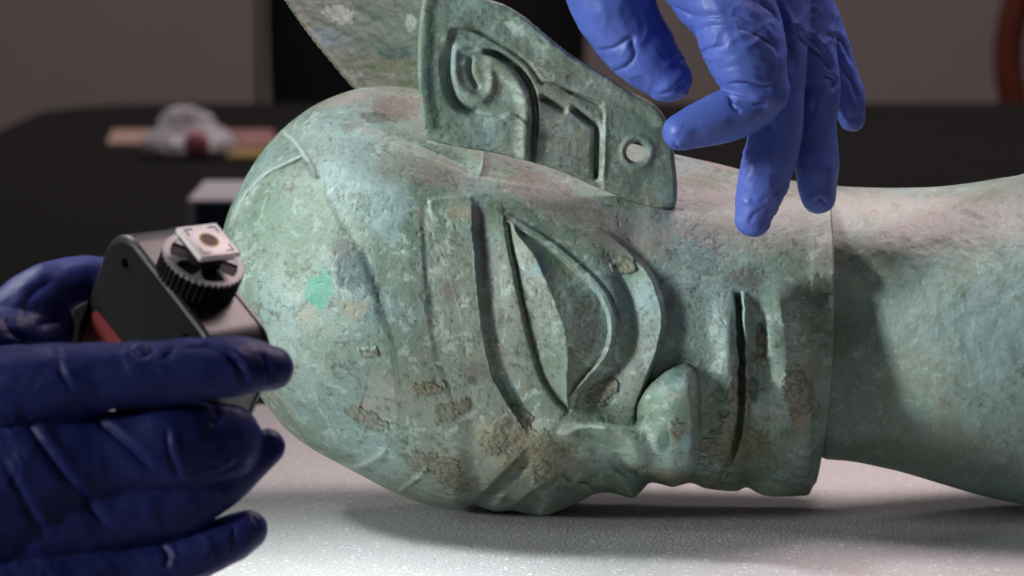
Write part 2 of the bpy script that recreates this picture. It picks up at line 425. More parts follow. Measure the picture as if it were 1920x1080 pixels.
cE2 = catmull([(1038, 894), (1036, 915), (1030, 938), (1012, 970)])
cR2 = catmull([(1050, 884), (1060, 902), (1075, 908), (1098, 910), (1110, 922), (1108, 935), (1096, 948)])
cJ2 = catmull([(1060, 846), (1095, 849), (1125, 861), (1148, 882), (1165, 903), (1188, 934)])

def features(X, Y):
    h = np.zeros_like(X)
    dA, tA = sdist(X, Y, cA); dC, tC = sdist(X, Y, cC); dR, tR = sdist(X, Y, cR); dE, tE = sdist(X, Y, cE)
    dK, tK = sdist(X, Y, cK); dJ, tJ = sdist(X, Y, cJ); dN, tN = sdist(X, Y, cN); dL, tL = sdist(X, Y, cL)
    dM, tM = sdist(X, Y, cM); dM = dM + ((fbm(np.stack([X.ravel(), Y.ravel(), 0 * X.ravel()], 1), 12, 3, 83) - .5) * 7).reshape(X.shape) * (np.abs(dM) < 60); dH, tH = sdist(X, Y, cH)
    brow = polyd(X, Y, np.vstack([cA, [(1040, 800)], cC[::-1]]))
    eye = polyd(X, Y, np.vstack([cC[14:], cR[::-1]]))
    nose = polyd(X, Y, nosepoly)
    # forehead plate lifts towards its edge, then drops to the brow hollow
    h += 6 * ss(-120, 0, dA) * (dA < 0) * ss(0.0, .08, tA) * (1 - ss(0.93, 1, tA)) * (dA > -130)
    f = np.clip(np.abs(dA) / (np.abs(dA) + np.abs(dC) + 1e-6), 0, 1)
    hb = (-12 * ss(-2, 14, dA) * (1 - ss(0.0, 0.95, f)) + 4 * f)
    fade = ss(362, 412, Y) * (1 - ss(770, 815, Y)) * ss(0, 5, -brow)
    h = np.where(brow < 0, hb * fade , h)
    # the eye: groove, two facets meeting in a ridge, raised lid rim
    aC, aR, aE = np.abs(dC), np.abs(dR), np.abs(dE)
    left = -5 + 20 * np.clip((aC - 8) / (np.clip(aC - 8, 0, None) + aE + 1e-6), 0, 1) - 9 * (1 - ss(4, 9, aC))
    right = -13 + 28 * aR / (aR + aE + 1e-6)
    he = np.where(dE < 0, left, right)
    small = ss(4, 20, -eye + 12)
    he = he * small * ss(0, 4, aC) * ss(0.0, 0.1, (Y - 405) / 100)
    h = np.where(eye < 0, he, h)
    rim = 9 * (1 - ss(5.5, 10, aR)) * (0.3 + 0.7 * ss(0, 0.12, tR)) * (1 - ss(.93, 1, tR))
    h = np.where(aR < 10, np.maximum(h, 0) * (1 - ss(4, 9.5, aR)) + h * ss(4, 9.5, aR) + rim, h)
    # hollow round the eye and the fold below it
    out = (eye >= 0) & (brow >= 0)
    wK = ss(0, 0.35, tK) * (1 - ss(0.85, 1, tK))
    fk = np.clip(np.abs(dK) / (np.abs(dK) + np.abs(dJ) + 1e-6), 0, 1)
    inner = (dK < 0) & (dJ < 2)
    h += out * inner * wK * (-16 * np.exp(-(dK / 22) ** 2) + 5 * (1 - np.exp(-(dK / 24) ** 2)) * (dR < 60) * ss(8, 20, aR))
    h += out * (dK >= 0) * (dJ < 0) * wK * (-16 + 26 * fk)
    wJ = ss(0.02, 0.3, tJ)
    h += out * (nose > 0) * wJ * (dJ >= 0) * (tJ < 0.999) * (10 * (1 - ss(0, 9, dJ)) * wK - (16 + 20 * ss(.6, .9, tJ)) * ss(-2, 9, dJ) * np.exp(-np.clip(dJ, 0, None) / (60 - 36 * ss(.7, 1, tJ)))) * (1 - ss(70, 130, dJ))
    # nose
    e = np.abs(dN); dome = lambda q: np.sqrt(np.clip(1 - (1 - np.clip(q, 0, 1)) ** 2, 0, 1))
    pr = np.where(True, dome(np.abs(sdist(X, Y, cN[:34])[0]) / 75), 1) * dome(np.abs(sdist(X, Y, cN[30:76])[0]) / 18) * dome(np.abs(sdist(X, Y, cN[72:])[0]) / 36)
    ramp = ss(1010, 1300, X)
    h = np.where(nose < 0, h * (1 - ss(0, 20, -nose)) + (26 + 130 * ramp) * pr * ss(0, 30, -nose + 10 * ss(1150, 1200, X)), h)
    h += 26 * np.exp(-(dL / 26) ** 2) * ss(0, .3, tL) * (1 - ss(.6, 1, tL)) * (eye > 0)
    # mouth, lips, chin edge
    wM = ss(0, 0.04, tM); lo = 1 - ss(0.62, 0.85, tM)
    h += 22 * np.exp(-((dM + 16) / 24) ** 2) * (dM < 0) * ss(0, .22, tM) * (dM > -70) + 14.1 * (dM >= 0) * np.exp(-(dM / 12) ** 2) * ss(0, .22, tM)
    h += -40 * ss(-2, 2, dM) * (1 - ss(9, 13, dM)) * wM * (0.35 + 0.65 * lo)
    h += 12 * np.exp(-((dM - 17) / 5) ** 2) * wM * lo
    h += -17 * np.exp(-((dM - 40) / 14) ** 2) * ss(0.08, .2, tM) * (1 - ss(0.4, 0.6, tM))
    wH = ss(0, 0.12, tH)
    h += wH * (12 * ss(-46, 0, dH) * (dH < 0) * (dH > -60) + (dH >= 0) * (dH < 150) * (12 - 0.55 * np.clip(dH, 0, 90)))
    # far half of the face
    dA2, tA2 = sdist(X, Y, cA2); dC2, tC2 = sdist(X, Y, cC2); dE2, tE2 = sdist(X, Y, cE2); dR2, tR2 = sdist(X, Y, cR2); dJ2, tJ2 = sdist(X, Y, cJ2)
    h += (dA2 > -60) * (dA2 < 90) * ss(0, .2, tA2) * (8 * ss(-40, 0, dA2) * (dA2 < 0) - 28 * ss(-1, 5, dA2) * (1 - ss(8, 34, dA2)))
    w2 = ss(0, .15, tC2)
    h += w2 * (dC2 > 0) * (dC2 < 90) * (-28 * ss(0, 5, dC2) + 16 * np.exp(-(dE2 / 14) ** 2) * ss(6, 20, dC2)) * (1 - ss(35, 80, dC2))
    h += 16 * (1 - ss(2, 7, np.abs(dR2))) * ss(0, .15, tR2)
    h += -34 * np.exp(-((dJ2 - 22) / 17) ** 2) * (dJ2 > 0) * 0
    h += ss(0, .2, tJ2) * (20 * np.exp(-(dJ2 / 12) ** 2) - 34 * np.exp(-((dJ2 - 30) / 16) ** 2) - 15 * np.exp(-((dJ2 + 30) / 14) ** 2) * ss(.45, .8, tJ2))
    # low relief lines of the hair band and old casting seams
    def step(pts, amp, w=3, back=40):
        d, t = sdist(X, Y, catmull(pts)); return amp * ss(-w, w, d) * np.exp(-np.clip(d, 0, None) / back) * ss(0, .1, t) * (1 - ss(.9, 1, t)) * (np.abs(d) < 139)
    def ridge(pts, amp, w=4):
        d, t = sdist(X, Y, catmull(pts)); return amp * np.exp(-(d / w) ** 2) * ss(0, .1, t) * (1 - ss(.9, 1, t))
    h += step([(790, 366), (795, 450), (800, 540), (812, 640), (834, 720), (858, 775)], -3.5, 8, 60)
    h += step([(600, 350), (645, 430), (685, 500), (714, 580), (736, 660), (748, 740), (752, 800)], -4.5, 8, 70)
    h += ridge([(430, 420), (452, 378), (478, 345), (510, 320), (545, 303), (574, 290)], 10, 5) + step([(574, 290), (545, 303), (510, 320), (478, 345), (452, 378)], -6, 3, 30)
    h += ridge([(528, 246), (548, 262), (566, 284), (580, 306), (596, 340)], 9, 5)
    h += step([(560, 222), (640, 226), (700, 244), (770, 272), (830, 297), (902, 330)], -22, 6, 40)
    h += ridge([(618, 232), (690, 244), (760, 272), (830, 300), (900, 332)], -9, 4)
    h += ridge([(909, 262), (906, 300), (901, 334)], 6, 3) + step([(910, 258), (906, 300), (900, 336)], -7, 3, 60)
    h += step([(800, 374), (840, 370), (890, 366)][::-1], 5, 3, 30)
    h += ridge([(727, 842), (700, 862), (664, 876), (640, 872)], 9, 6) + ridge([(806, 876), (780, 900), (745, 924)], 7, 5) + step([(680, 740), (674, 770), (668, 792)], -4, 2, 40) + step([(678, 738), (750, 756)], -3, 2, 30)
    h += step([(1437, 610), (1440, 640), (1434, 672)], 9, 1.5, 30)
    reg = dict(eye=(eye < 0) | ((aR < 8.5)), brow=(brow < -1) & (Y > 372) & (Y < 800), nose=(nose < 0) & (X > 1120),
               mouth=(dM > -26) & (dM < 30) & (tM > 0) & (Y > 545), brow2=(dA2 > 0) & (dA2 < 90) & (dC2 < 0) & (tA2 > .1) & (tA2 < 1),
               eye2=(dC2 > 0) & (dC2 < 80) & (tC2 > .05) & (dR2 < 6) & (X < 1112))
    return h, reg

PF = np.stack([X.ravel(), Y.ravel(), Wb.ravel()], 1)
WX = ((fbm(PF, 22, 3, 81) - .5) * 4.5 * ss(420, 520, X.ravel())).reshape(X.shape); WY = ((fbm(PF, 22, 3, 82) - .5) * 4.5).reshape(X.shape)
H, REG = features(X + WX, Y + WY)
H *= front * np.clip(Cc * 6, 0, 1)
Pn = np.stack([X.ravel(), Y.ravel(), Wb.ravel()], 1)
crust_spots = [(1000, 850, 80, 40, 20), (940, 820, 70, 36, 15), (830, 880, 60, 30, 30), (800, 728, 38, 15, 0), (848, 770, 34, 18, -20), (1380, 840, 60, 70, 0), (1425, 650, 10, 40, 0), (1340, 860, 36, 50, 10),
               (1235, 892, 60, 12, 14), (1262, 800, 26, 26, 0), (1130, 735, 40, 20, -40), (1500, 740, 34, 46, 0), (700, 790, 60, 18, 20), (970, 790, 26, 40, 10), (1170, 500, 22, 16, 0), (690, 660, 20, 10, 0), (1390, 745, 22, 60, 0)]
def crustmask(P):
    m = np.zeros(len(P)); n = fbm(P, 38, 4, 91, 0.65)
    for (x, y, rx, ry, rot) in crust_spots:
        a = R(rot); dx = P[:, 0] - x; dy = P[:, 1] - y
        q = np.hypot((dx * math.cos(a) + dy * math.sin(a)) / rx, (-dx * math.sin(a) + dy * math.cos(a)) / ry) + (n - 0.5) * 2.4
        m = np.maximum(m, 1 - ss(0.72, 0.9, q))
    return m
CM = crustmask(Pn)
rough_d = (fbm(Pn, 6, 3, 71, 0.75) - 0.35) * 5.5 * CM + 2.5 * ss(.3, .7, CM) + (fbm(Pn, 80, 3, 72) - 0.5) * 6 + (fbm(Pn, 16, 3, 73) - 0.5) * 0.7
pit = ss(0.66, 0.74, fbm(Pn, 9, 2, 74)) * -1.0
Wt = Wb + H + ((rough_d + pit).reshape(X.shape)) * np.clip(Cc * 5, 0, 1) * front

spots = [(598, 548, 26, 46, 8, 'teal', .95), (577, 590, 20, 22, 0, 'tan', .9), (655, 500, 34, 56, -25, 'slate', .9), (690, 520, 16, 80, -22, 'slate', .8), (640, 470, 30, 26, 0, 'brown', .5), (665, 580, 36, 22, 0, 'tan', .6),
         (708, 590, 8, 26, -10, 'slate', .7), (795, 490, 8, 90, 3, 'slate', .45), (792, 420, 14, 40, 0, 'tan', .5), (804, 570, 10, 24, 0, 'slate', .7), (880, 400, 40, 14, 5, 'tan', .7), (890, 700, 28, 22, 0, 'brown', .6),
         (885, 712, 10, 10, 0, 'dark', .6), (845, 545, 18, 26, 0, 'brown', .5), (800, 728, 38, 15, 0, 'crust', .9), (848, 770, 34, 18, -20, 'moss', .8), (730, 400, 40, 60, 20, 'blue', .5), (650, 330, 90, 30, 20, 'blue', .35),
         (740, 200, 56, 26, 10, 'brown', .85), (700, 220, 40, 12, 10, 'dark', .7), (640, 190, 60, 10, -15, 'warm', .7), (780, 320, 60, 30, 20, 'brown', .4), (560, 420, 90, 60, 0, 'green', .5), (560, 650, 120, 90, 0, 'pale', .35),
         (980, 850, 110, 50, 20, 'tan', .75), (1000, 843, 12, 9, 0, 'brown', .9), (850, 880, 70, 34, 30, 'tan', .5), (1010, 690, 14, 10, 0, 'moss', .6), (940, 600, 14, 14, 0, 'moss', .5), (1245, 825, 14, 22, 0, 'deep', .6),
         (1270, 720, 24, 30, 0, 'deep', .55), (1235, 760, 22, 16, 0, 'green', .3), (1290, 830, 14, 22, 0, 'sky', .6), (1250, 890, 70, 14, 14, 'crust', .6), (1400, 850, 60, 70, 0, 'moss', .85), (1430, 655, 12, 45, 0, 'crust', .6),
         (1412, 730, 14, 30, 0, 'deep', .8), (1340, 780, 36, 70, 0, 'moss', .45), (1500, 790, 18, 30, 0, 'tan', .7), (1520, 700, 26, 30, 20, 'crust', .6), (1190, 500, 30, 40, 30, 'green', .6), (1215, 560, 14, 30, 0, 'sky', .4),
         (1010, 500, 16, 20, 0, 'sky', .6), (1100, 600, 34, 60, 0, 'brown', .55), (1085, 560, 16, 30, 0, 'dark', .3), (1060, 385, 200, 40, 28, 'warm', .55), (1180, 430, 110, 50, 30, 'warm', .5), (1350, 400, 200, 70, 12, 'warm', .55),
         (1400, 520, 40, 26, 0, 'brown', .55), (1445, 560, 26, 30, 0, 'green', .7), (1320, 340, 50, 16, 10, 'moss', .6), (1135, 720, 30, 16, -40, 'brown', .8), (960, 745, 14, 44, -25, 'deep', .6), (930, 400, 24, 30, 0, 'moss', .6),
         (1040, 370, 150, 34, 30, 'brown', .6), (840, 330, 80, 30, 20, 'brown', .45), (700, 300, 110, 40, 15, 'slate', .35), (560, 300, 60, 50, 0, 'slate', .3), (1140, 470, 60, 24, 40, 'brown', .45), (1380, 300, 100, 30, 8, 'warm', .7), (700, 770, 50, 26, 10, 'warm', .5), (720, 740, 60, 40, 0, 'warm', .35), (1210, 620, 20, 20, 0, 'slate', .4), (1265, 690, 60, 24, -30, 'deep', .4), (1500, 380, 50, 40, 0, 'brown', .35)]  # browns on upper cheek and crown put their dimmer, warmer light into the colour
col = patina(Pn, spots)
col = mixc(col, 'crust', CM * 0.55 * (0.6 + 0.8 * fbm(Pn, 5, 3, 92)))
cn = fbm(Pn, 6, 3, 71, 0.75)
col = mixc(col, 'dark', CM * (1 - ss(.40, .50, cn)) * 0.6)
col = mixc(col, 'moss', ss(.15, .5, CM) * (1 - ss(.5, .85, CM)) * 0.6)
ck = np.abs(2 * fbm(Pn + 40 * fbm(Pn, 50, 2, 97)[:, None], 70, 3, 96) - 1); ckm = ss(.52, .6, fbm(Pn, 90, 2, 98))
col = mixc(col, 'dark', (1 - ss(.008, .03, ck)) * ckm * 0.5)
# sunk lines mixed towards a deep green
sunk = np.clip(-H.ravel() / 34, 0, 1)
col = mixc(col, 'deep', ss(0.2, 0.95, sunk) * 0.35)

for pts, wd in (([(430, 420), (452, 378), (478, 345), (510, 320), (545, 303), (574, 290)], 4), ([(528, 246), (548, 262), (566, 284), (580, 306)], 4), ([(909, 262), (906, 300), (901, 334)], 3),
                ([(727, 842), (700, 862), (664, 876), (640, 872)], 5), ([(800, 376), (800, 450), (805, 540)], 4), ([(714, 580), (736, 660), (748, 740)], 3), ([(884, 420), (890, 500), (900, 600), (920, 695)], 3)):
    d, t = sdist(Pn[:, 0], Pn[:, 1], catmull(pts), 30)
    col = mixc(col, 'chalk', np.exp(-(d / wd) ** 2) * ss(0, .1, t) * (1 - ss(.9, 1, t)) * (0.4 + 0.6 * fbm(Pn, 14, 2, 95)) * .8)  # pale lines put ridge and edge highlights into the colour
# rim and inner turn of the shell at the jaw
XX, YY, WW = X, Y, Wt
cy = (Tf(1530.) + Bf(1500.)) / 2
ring = []
for (dx, k) in ((2.5, 0.992), (2.0, 0.975), (-6, 0.93), (-10, 0.6)):
    ring.append((X[-1] + dx, cy + (Y[-1] - cy) * k, Wt[-1] * k))
XX = np.vstack([XX] + [r[0][None] for r in ring]); YY = np.vstack([YY] + [r[1][None] for r in ring]); WW = np.vstack([WW] + [r[2][None] for r in ring])
nr = XX.shape[0]; nc = XX.shape[1]
colf = np.vstack([col.reshape(nu, nc, 3)] + [col.reshape(nu, nc, 3)[-1][None]] * 4).reshape(-1, 3)
HV = WA(np.stack([XX.ravel(), YY.ravel(), WW.ravel()], 1))
idx = np.arange(nr * nc).reshape(nr, nc); nxt = np.roll(idx, -1, axis=1)
HF = np.stack([idx[:-1], nxt[:-1], nxt[1:], idx[1:]], -1)
HN = vnormals(HV, HF.reshape(-1, 4))
cen = HV.mean(0)
if ((HV - cen) * HN).sum() < 0: HF = HF[..., ::-1]; HN = -HN
cellreg = np.zeros((nr - 1, nc), int)
for k, nm in enumerate(('eye', 'brow', 'nose', 'mouth', 'brow2', 'eye2')):
    m = np.zeros((nr - 1, nc), bool); m[:nu - 1] = (REG[nm] & front)[:nu - 1]
    cellreg[(cellreg == 0) & m] = k + 1
def sub(name, msk, parent, **kw):
    f = HF[msk].reshape(-1, 4); us, inv = np.unique(f, return_inverse=True)
    return mesh_np(name, HV[us], inv.reshape(f.shape), M['bronze'], parent, colors=colf[us], normals=HN[us], **kw)
shell = sub('face_shell', cellreg == 0, head)
for k, (nm, lb) in enumerate((('eye', 'large angular eye with a ridged eyeball and raised rim'), ('eyebrow', 'long smooth raised eyebrow band beside the upper eye'), ('nose', 'blunt hooked nose'), ('mouth', 'long straight mouth slit'), ('eyebrow', 'far eyebrow near the foam'), ('eye', 'far eye turned down to the foam'))):
    tag(sub(nm, cellreg == k + 1, head), lb)

# neck
nT = catmull([(1380, 340), (1460, 338), (1560, 348), (1640, 352), (1700, 352), (1760, 350), (1820, 343), (1870, 335), (1920, 326), (2000, 300), (2080, 270)], 8)
nB = catmull([(1380, 855), (1460, 858), (1540, 861), (1600, 866), (1660, 878), (1700, 888), (1780, 912), (1850, 932), (1920, 946), (2000, 958), (2080, 964)], 8)
xs = np.linspace(1420, 2070, 330); ph = np.concatenate([np.linspace(math.pi / 2, -math.pi / 2, 300), np.linspace(-math.pi / 2, -1.5 * math.pi, 62)[1:-1]])
NX, NP = np.meshgrid(xs, ph, indexing='ij')
t_, b_ = np.interp(NX, nT[:, 0], nT[:, 1]), np.interp(NX, nB[:, 0], nB[:, 1])
NYY = (t_ + b_) / 2 - (b_ - t_) / 2 * np.sin(NP) * (1 - .05 * (1 - ss(1520, 1552, NX)))
ND = (262 + 60 * ss(1650, 2080, NX)) - 74 * ss(440, 600, NYY) * (1 - ss(1570, 1800, NX)) - 16 * (1 - ss(1520, 1552, NX)); NW = ND * np.cos(NP) * np.where(np.cos(NP) > 0, 1, 0.85)
PN = np.stack([NX.ravel(), NYY.ravel(), NW.ravel()], 1)
dn = ((fbm(PN, 80, 3, 51) - .5) * 8 + (fbm(PN, 12, 3, 52) - .5) * 2 + 0.8 * ss(.54, .6, fbm(PN, 60, 4, 53))).reshape(NX.shape)
NW2 = NW + dn * np.clip(np.abs(np.cos(NP)) * 4, 0, 1)
ncol = patina(PN, [(1620, 380, 90, 26, 4, 'warm', .8), (1850, 370, 60, 16, -10, 'moss', .7), (1780, 420, 200, 60, 0, 'warm', .5), (1640, 400, 12, 8, 0, 'crust', .8), (1660, 290, 20, 20, 0, 'moss', .5), (1560, 640, 50, 26, 0, 'moss', .4), (1680, 850, 160, 26, 6, 'moss', .6), (1760, 820, 120, 40, 10, 'crust', .45), (1850, 860, 90, 40, 10, 'brown', .4),
     (1750, 638, 14, 7, 0, 'crust', .9), (1850, 620, 120, 110, 0, 'blue', .5), (1700, 600, 90, 90, 0, 'slate', .35), (1640, 740, 60, 30, 0, 'brown', .35), (1820, 400, 30, 8, 20, 'dark', .6)])
ncol = ncol * 0.68 + np.array(lin(116, 140, 134)) * 0.29
idx = np.arange(NX.size).reshape(NX.shape); nxt = np.roll(idx, -1, axis=1)
NF = np.stack([idx[:-1], idx[1:], nxt[1:], nxt[:-1]], -1).reshape(-1, 4)
NVw = WA(np.stack([NX.ravel(), NYY.ravel(), NW2.ravel()], 1)); nn = vnormals(NVw, NF)
if ((NVw - NVw.mean(0)) * nn).sum() < 0: NF = NF[:, ::-1]
mesh_np('neck', NVw, NF, M['bronze'], head, colors=ncol)

# plates cut to an outline: ear and the fin behind
def plate(name, outline, wfun, thick, step, parent, hole=None, colspots=(), rnd=9, back=None):
    o = outline; x0, y0 = o.min(0) - 3; x1, y1 = o.max(0) + 3
    gx, gy = np.meshgrid(np.arange(x0, x1 + step, step), np.arange(y0, y1 + step, step), indexing='ij')
    def sd(x, y):
        d = polyd(x, y, o)
        if hole is not None: d = np.maximum(d, -polyd(x, y, hole))
        return d
    d = sd(gx, gy)
    e = 0.5; gxn = (sd(gx + e, gy) - sd(gx - e, gy)) / (2 * e); gyn = (sd(gx, gy + e) - sd(gx, gy - e)) / (2 * e)
    k = d > -0.45 * step
    px = np.where(k & (d < 1.5 * step), gx - d * gxn, gx); py = np.where(k & (d < 1.5 * step), gy - d * gyn, gy)
    dd = np.where(k, 0, -d)
    keep = d < 0.55 * step
    cell = keep[:-1, :-1] & keep[1:, :-1] & keep[1:, 1:] & keep[:-1, 1:]
    I = np.arange(gx.size).reshape(gx.shape)
    F = np.stack([I[:-1, :-1], I[1:, :-1], I[1:, 1:], I[:-1, 1:]], -1)[cell]
    w = wfun(px, py, dd)
    q = np.clip(dd / rnd, 0, 1); w = w - rnd * (1 - np.sqrt(1 - (1 - q) ** 2))
    us, inv = np.unique(F, return_inverse=True); F = inv.reshape(F.shape)
    P = np.stack([px.ravel()[us], py.ravel()[us], w.ravel()[us]], 1); n = len(P)
    wb = (back(P[:, 0], P[:, 1]) if back else wfun(P[:, 0], P[:, 1], np.full(n, 99.))) - thick
    PB = P.copy(); PB[:, 2] = np.minimum(wb, P[:, 2] - 2)
    # boundary edges
    E = np.vstack([F[:, [0, 1]], F[:, [1, 2]], F[:, [2, 3]], F[:, [3, 0]]])
    key = np.minimum(E[:, 0], E[:, 1]).astype(np.int64) * n + np.maximum(E[:, 0], E[:, 1])
    uk, first, cnt = np.unique(key, return_index=True, return_counts=True)
    be = E[first[cnt == 1]]
    Fs = np.stack([be[:, 1], be[:, 0], be[:, 0] + n, be[:, 1] + n], -1)
    Fa = np.vstack([F, F[:, ::-1] + n, Fs]); Pa = np.vstack([P, PB])
    return mesh_np(name, WA(Pa), Fa, M['bronze'], parent, colors=patina(Pa * [1.1, 1.1, 1] + [300, 77, 0], [(a + (a * .1) + 300, b * 1.1 + 77, c, dd_, r_, cl, s) for (a, b, c, dd_, r_, cl, s) in colspots]))

ear_o = catmull([(786, 40), (792, 0), (800, -50), (830, -78), (880, -50), (905, -8), (945, 8), (985, 32), (1030, 70), (1080, 108), (1140, 144), (1190, 175), (1226, 195), (1246, 218), (1259, 255), (1266, 305), (1270, 350), (1266, 384), (1240, 392), (1190, 380), (1120, 352), (1060, 325), (1000, 305), (930, 288), (860, 276), (806, 262), (794, 238), (787, 190), (783, 120)], 8, True)
th = np.linspace(0, 2 * math.pi, 26)[:-1]
ear_h = np.stack([1193 + 17.5 * np.cos(th) + 1.5 * np.cos(3 * th), 285 + 19 * np.sin(th)], 1)
def ear_w(x, y, dd):
    t = (x - 790) / 480
    base = 268 - 42 * t * t + 12 * t + (270 - y) * 0.10
    h = np.zeros_like(x)
    def S(pts): return sdist(x, y, catmull(pts), 60)
    # shallow sunk field inside a raised border
    fld = polyd(x, y, catmull([(842, 60), (865, 52), (905, 60), (950, 88), (985, 114), (1018, 155), (1050, 162), (1126, 196), (1134, 240), (1130, 330), (1120, 360), (1000, 330), (997, 250), (960, 215), (930, 222), (880, 208), (850, 184), (838, 130)], 6, True))
    h -= 7 * ss(-2, 5, -fld)
    d, t_ = S([(901, 96), (934, 104), (967, 126), (990, 156), (1000, 185), (1003, 222), (1000, 259), (998, 300)])
    wt = ss(0, .15, t_)
    h += wt * (-30 * ss(-7, -2, d) * (1 - ss(3, 9, d)) + 9 * np.exp(-((d + 16) / 12) ** 2)) 
    d, t_ = S([(867, 56), (897, 62), (945, 88), (982, 114), (1001, 137), (1017, 157), (1049, 163), (1075, 177), (1125, 196)])
    h += -12 * np.exp(-((d - 2) / 3.4) ** 2) * ss(0, .15, t_)
    d, t_ = S([(1010, 180), (1030, 190), (1056, 205)]); h += -18 * np.exp(-(d / 5.5) ** 2) * ss(0, .2, t_)
    d, t_ = S([(1067, 198), (1086, 212), (1108, 229), (1118, 240), (1118, 278), (1117, 330)]); h += -22 * np.exp(-(d / 5.5) ** 2) * ss(0, .15, t_)
    d, t_ = S([(1020, 172), (1050, 183), (1075, 192), (1110, 212), (1128, 235), (1128, 335)]); h += 3.5 * np.exp(-(d / 9) ** 2) * ss(0, .15, t_)
    d, t_ = S([(842, 78), (837, 130), (847, 178), (871, 204), (925, 218)]); h += -17 * np.exp(-(d / 8) ** 2) * ss(0, .2, t_) * (1 - ss(.8, 1, t_))
    d, t_ = S([(890, 92), (858, 92), (853, 125), (858, 155), (875, 174), (904, 186), (920, 165), (920, 137), (908, 107)]); h += 6 * np.exp(-(d / 9) ** 2) * ss(0, .1, t_) * (1 - ss(.85, 1, t_))
    d, t_ = S([(884, 102), (881, 135), (899, 170)]); h += -10 * np.exp(-(d / 5) ** 2) * (1 - ss(.8, 1, t_)) * ss(0, .2, t_)
    r = np.hypot((x - 1195) / 27, (y - 285) / 28); h += 2.5 * np.exp(-((r - 1) / .22) ** 2)
    P = np.stack([x.ravel(), y.ravel(), 0 * x.ravel()], 1)
    h += ((fbm(P, 8, 3, 61, .7) - .5) * 1.8 + (fbm(P, 50, 3, 62) - .5) * 6).reshape(x.shape)
    rimf = 6 * (1 - ss(10, 34, dd)) * (y < 240)
    return base + h + rimf
plate('ear', ear_o, ear_w, 24, 1.9, head, ear_h, [(800, 160, 20, 40, 0, 'deep', .5), (960, 50, 30, 14, 35, 'chalk', .8), (1010, 90, 34, 14, 35, 'chalk', .5), (800, 60, 20, 60, 0, 'green', .5), (870, 150, 26, 30, 0, 'brown', .35), (1090, 270, 20, 40, 0, 'tan', .5), (1200, 230, 60, 50, 20, 'green', .6), (1060, 120, 50, 12, 35, 'moss', .6), (1210, 330, 60, 40, 0, 'green', .6), (900, 230, 60, 24, 0, 'pale', .3)],
      back=lambda x, y: 268 - 42 * ((x - 790) / 480) ** 2 + 12 * (x - 790) / 480 + (270 - y) * 0.10)
fin_o = catmull([(505, -50), (520, -22), (545, 18), (575, 60), (610, 104), (645, 146), (676, 178), (740, 215), (830, 225), (850, 150), (850, 60), (850, -60), (700, -90), (560, -80)], 6, True)
def fin_w(x, y, dd):
    P = np.stack([x.ravel(), y.ravel(), 0 * x.ravel()], 1)
    return -30 - 0.30 * (x - 520) + 34 * ((x - 690) / 160) ** 2 + ((fbm(P, 10, 3, 63, .7) - .5) * 3 + (fbm(P, 50, 3, 64) - .5) * 8).reshape(x.shape) - 0.55 * (60 - y) + 4 * (1 - ss(3, 12, dd))
plate('hair_clasp', fin_o, fin_w, 12, 2.4, head, None, [(650, 60, 190, 120, 0, 'green', .75), (640, 27, 44, 22, 5, 'chalk', 1), (600, 70, 60, 22, 12, 'sky', .6), (690, 80, 90, 20, 10, 'deep', .45), (700, 120, 110, 24, 0, 'moss', .85), (720, 165, 120, 30, 0, 'moss', .8), (740, 100, 40, 14, 0, 'deep', .8), (740, 30, 70, 40, 0, 'green', .8), (700, 10, 40, 20, 0, 'green', .7), (770, 40, 14, 20, 0, 'chalk', .8), (575, 60, 12, 60, -38, 'tan', .8)], rnd=5)

# ------------------------------------------------------------------ gloved hands
def tube(pts, n=20, flat=1.0):
    """closed swept shape through (px, py, w, r)"""
    c = catmull(pts, 6); V = []; F = []
    # rounded ends
    def cap(c, sgn):
        a = c[-1] if sgn > 0 else c[0]; b = c[-2] if sgn > 0 else c[1]
        d = (a[:3] - b[:3]); d /= np.linalg.norm(d); out = []
        for t in (0.35, 0.62, 0.82, 0.95, 1.0):
            p = a.copy(); p[:3] = a[:3] + d * a[3] * t; p[3] = a[3] * math.sqrt(max(1 - t * t, 0.0004)); out.append(p)
        return np.array(out)
    c = np.vstack([cap(c, -1)[::-1], c, cap(c, 1)])
    ctr = c[:, :3]; m = len(c)
    T = np.gradient(ctr, axis=0); T /= np.linalg.norm(T, axis=1)[:, None] + 1e-9
    ref = np.array([0, 0, 1.0])
    for i in range(m):
        s = np.cross(T[i], ref); s /= np.linalg.norm(s) + 1e-9; f = np.cross(s, T[i])
        for j in range(n):
            a = 2 * math.pi * j / n
            V.append(ctr[i] + c[i, 3] * (s * math.cos(a) + f * math.sin(a) * flat))
    for i in range(m - 1):
        for j in range(n):
            F.append((i * n + j, i * n + (j + 1) % n, (i + 1) * n + (j + 1) % n, (i + 1) * n + j))
    F.append(tuple(range(n))[::-1]); F.append(tuple((m - 1) * n + j for j in range(n)))
    return V, F

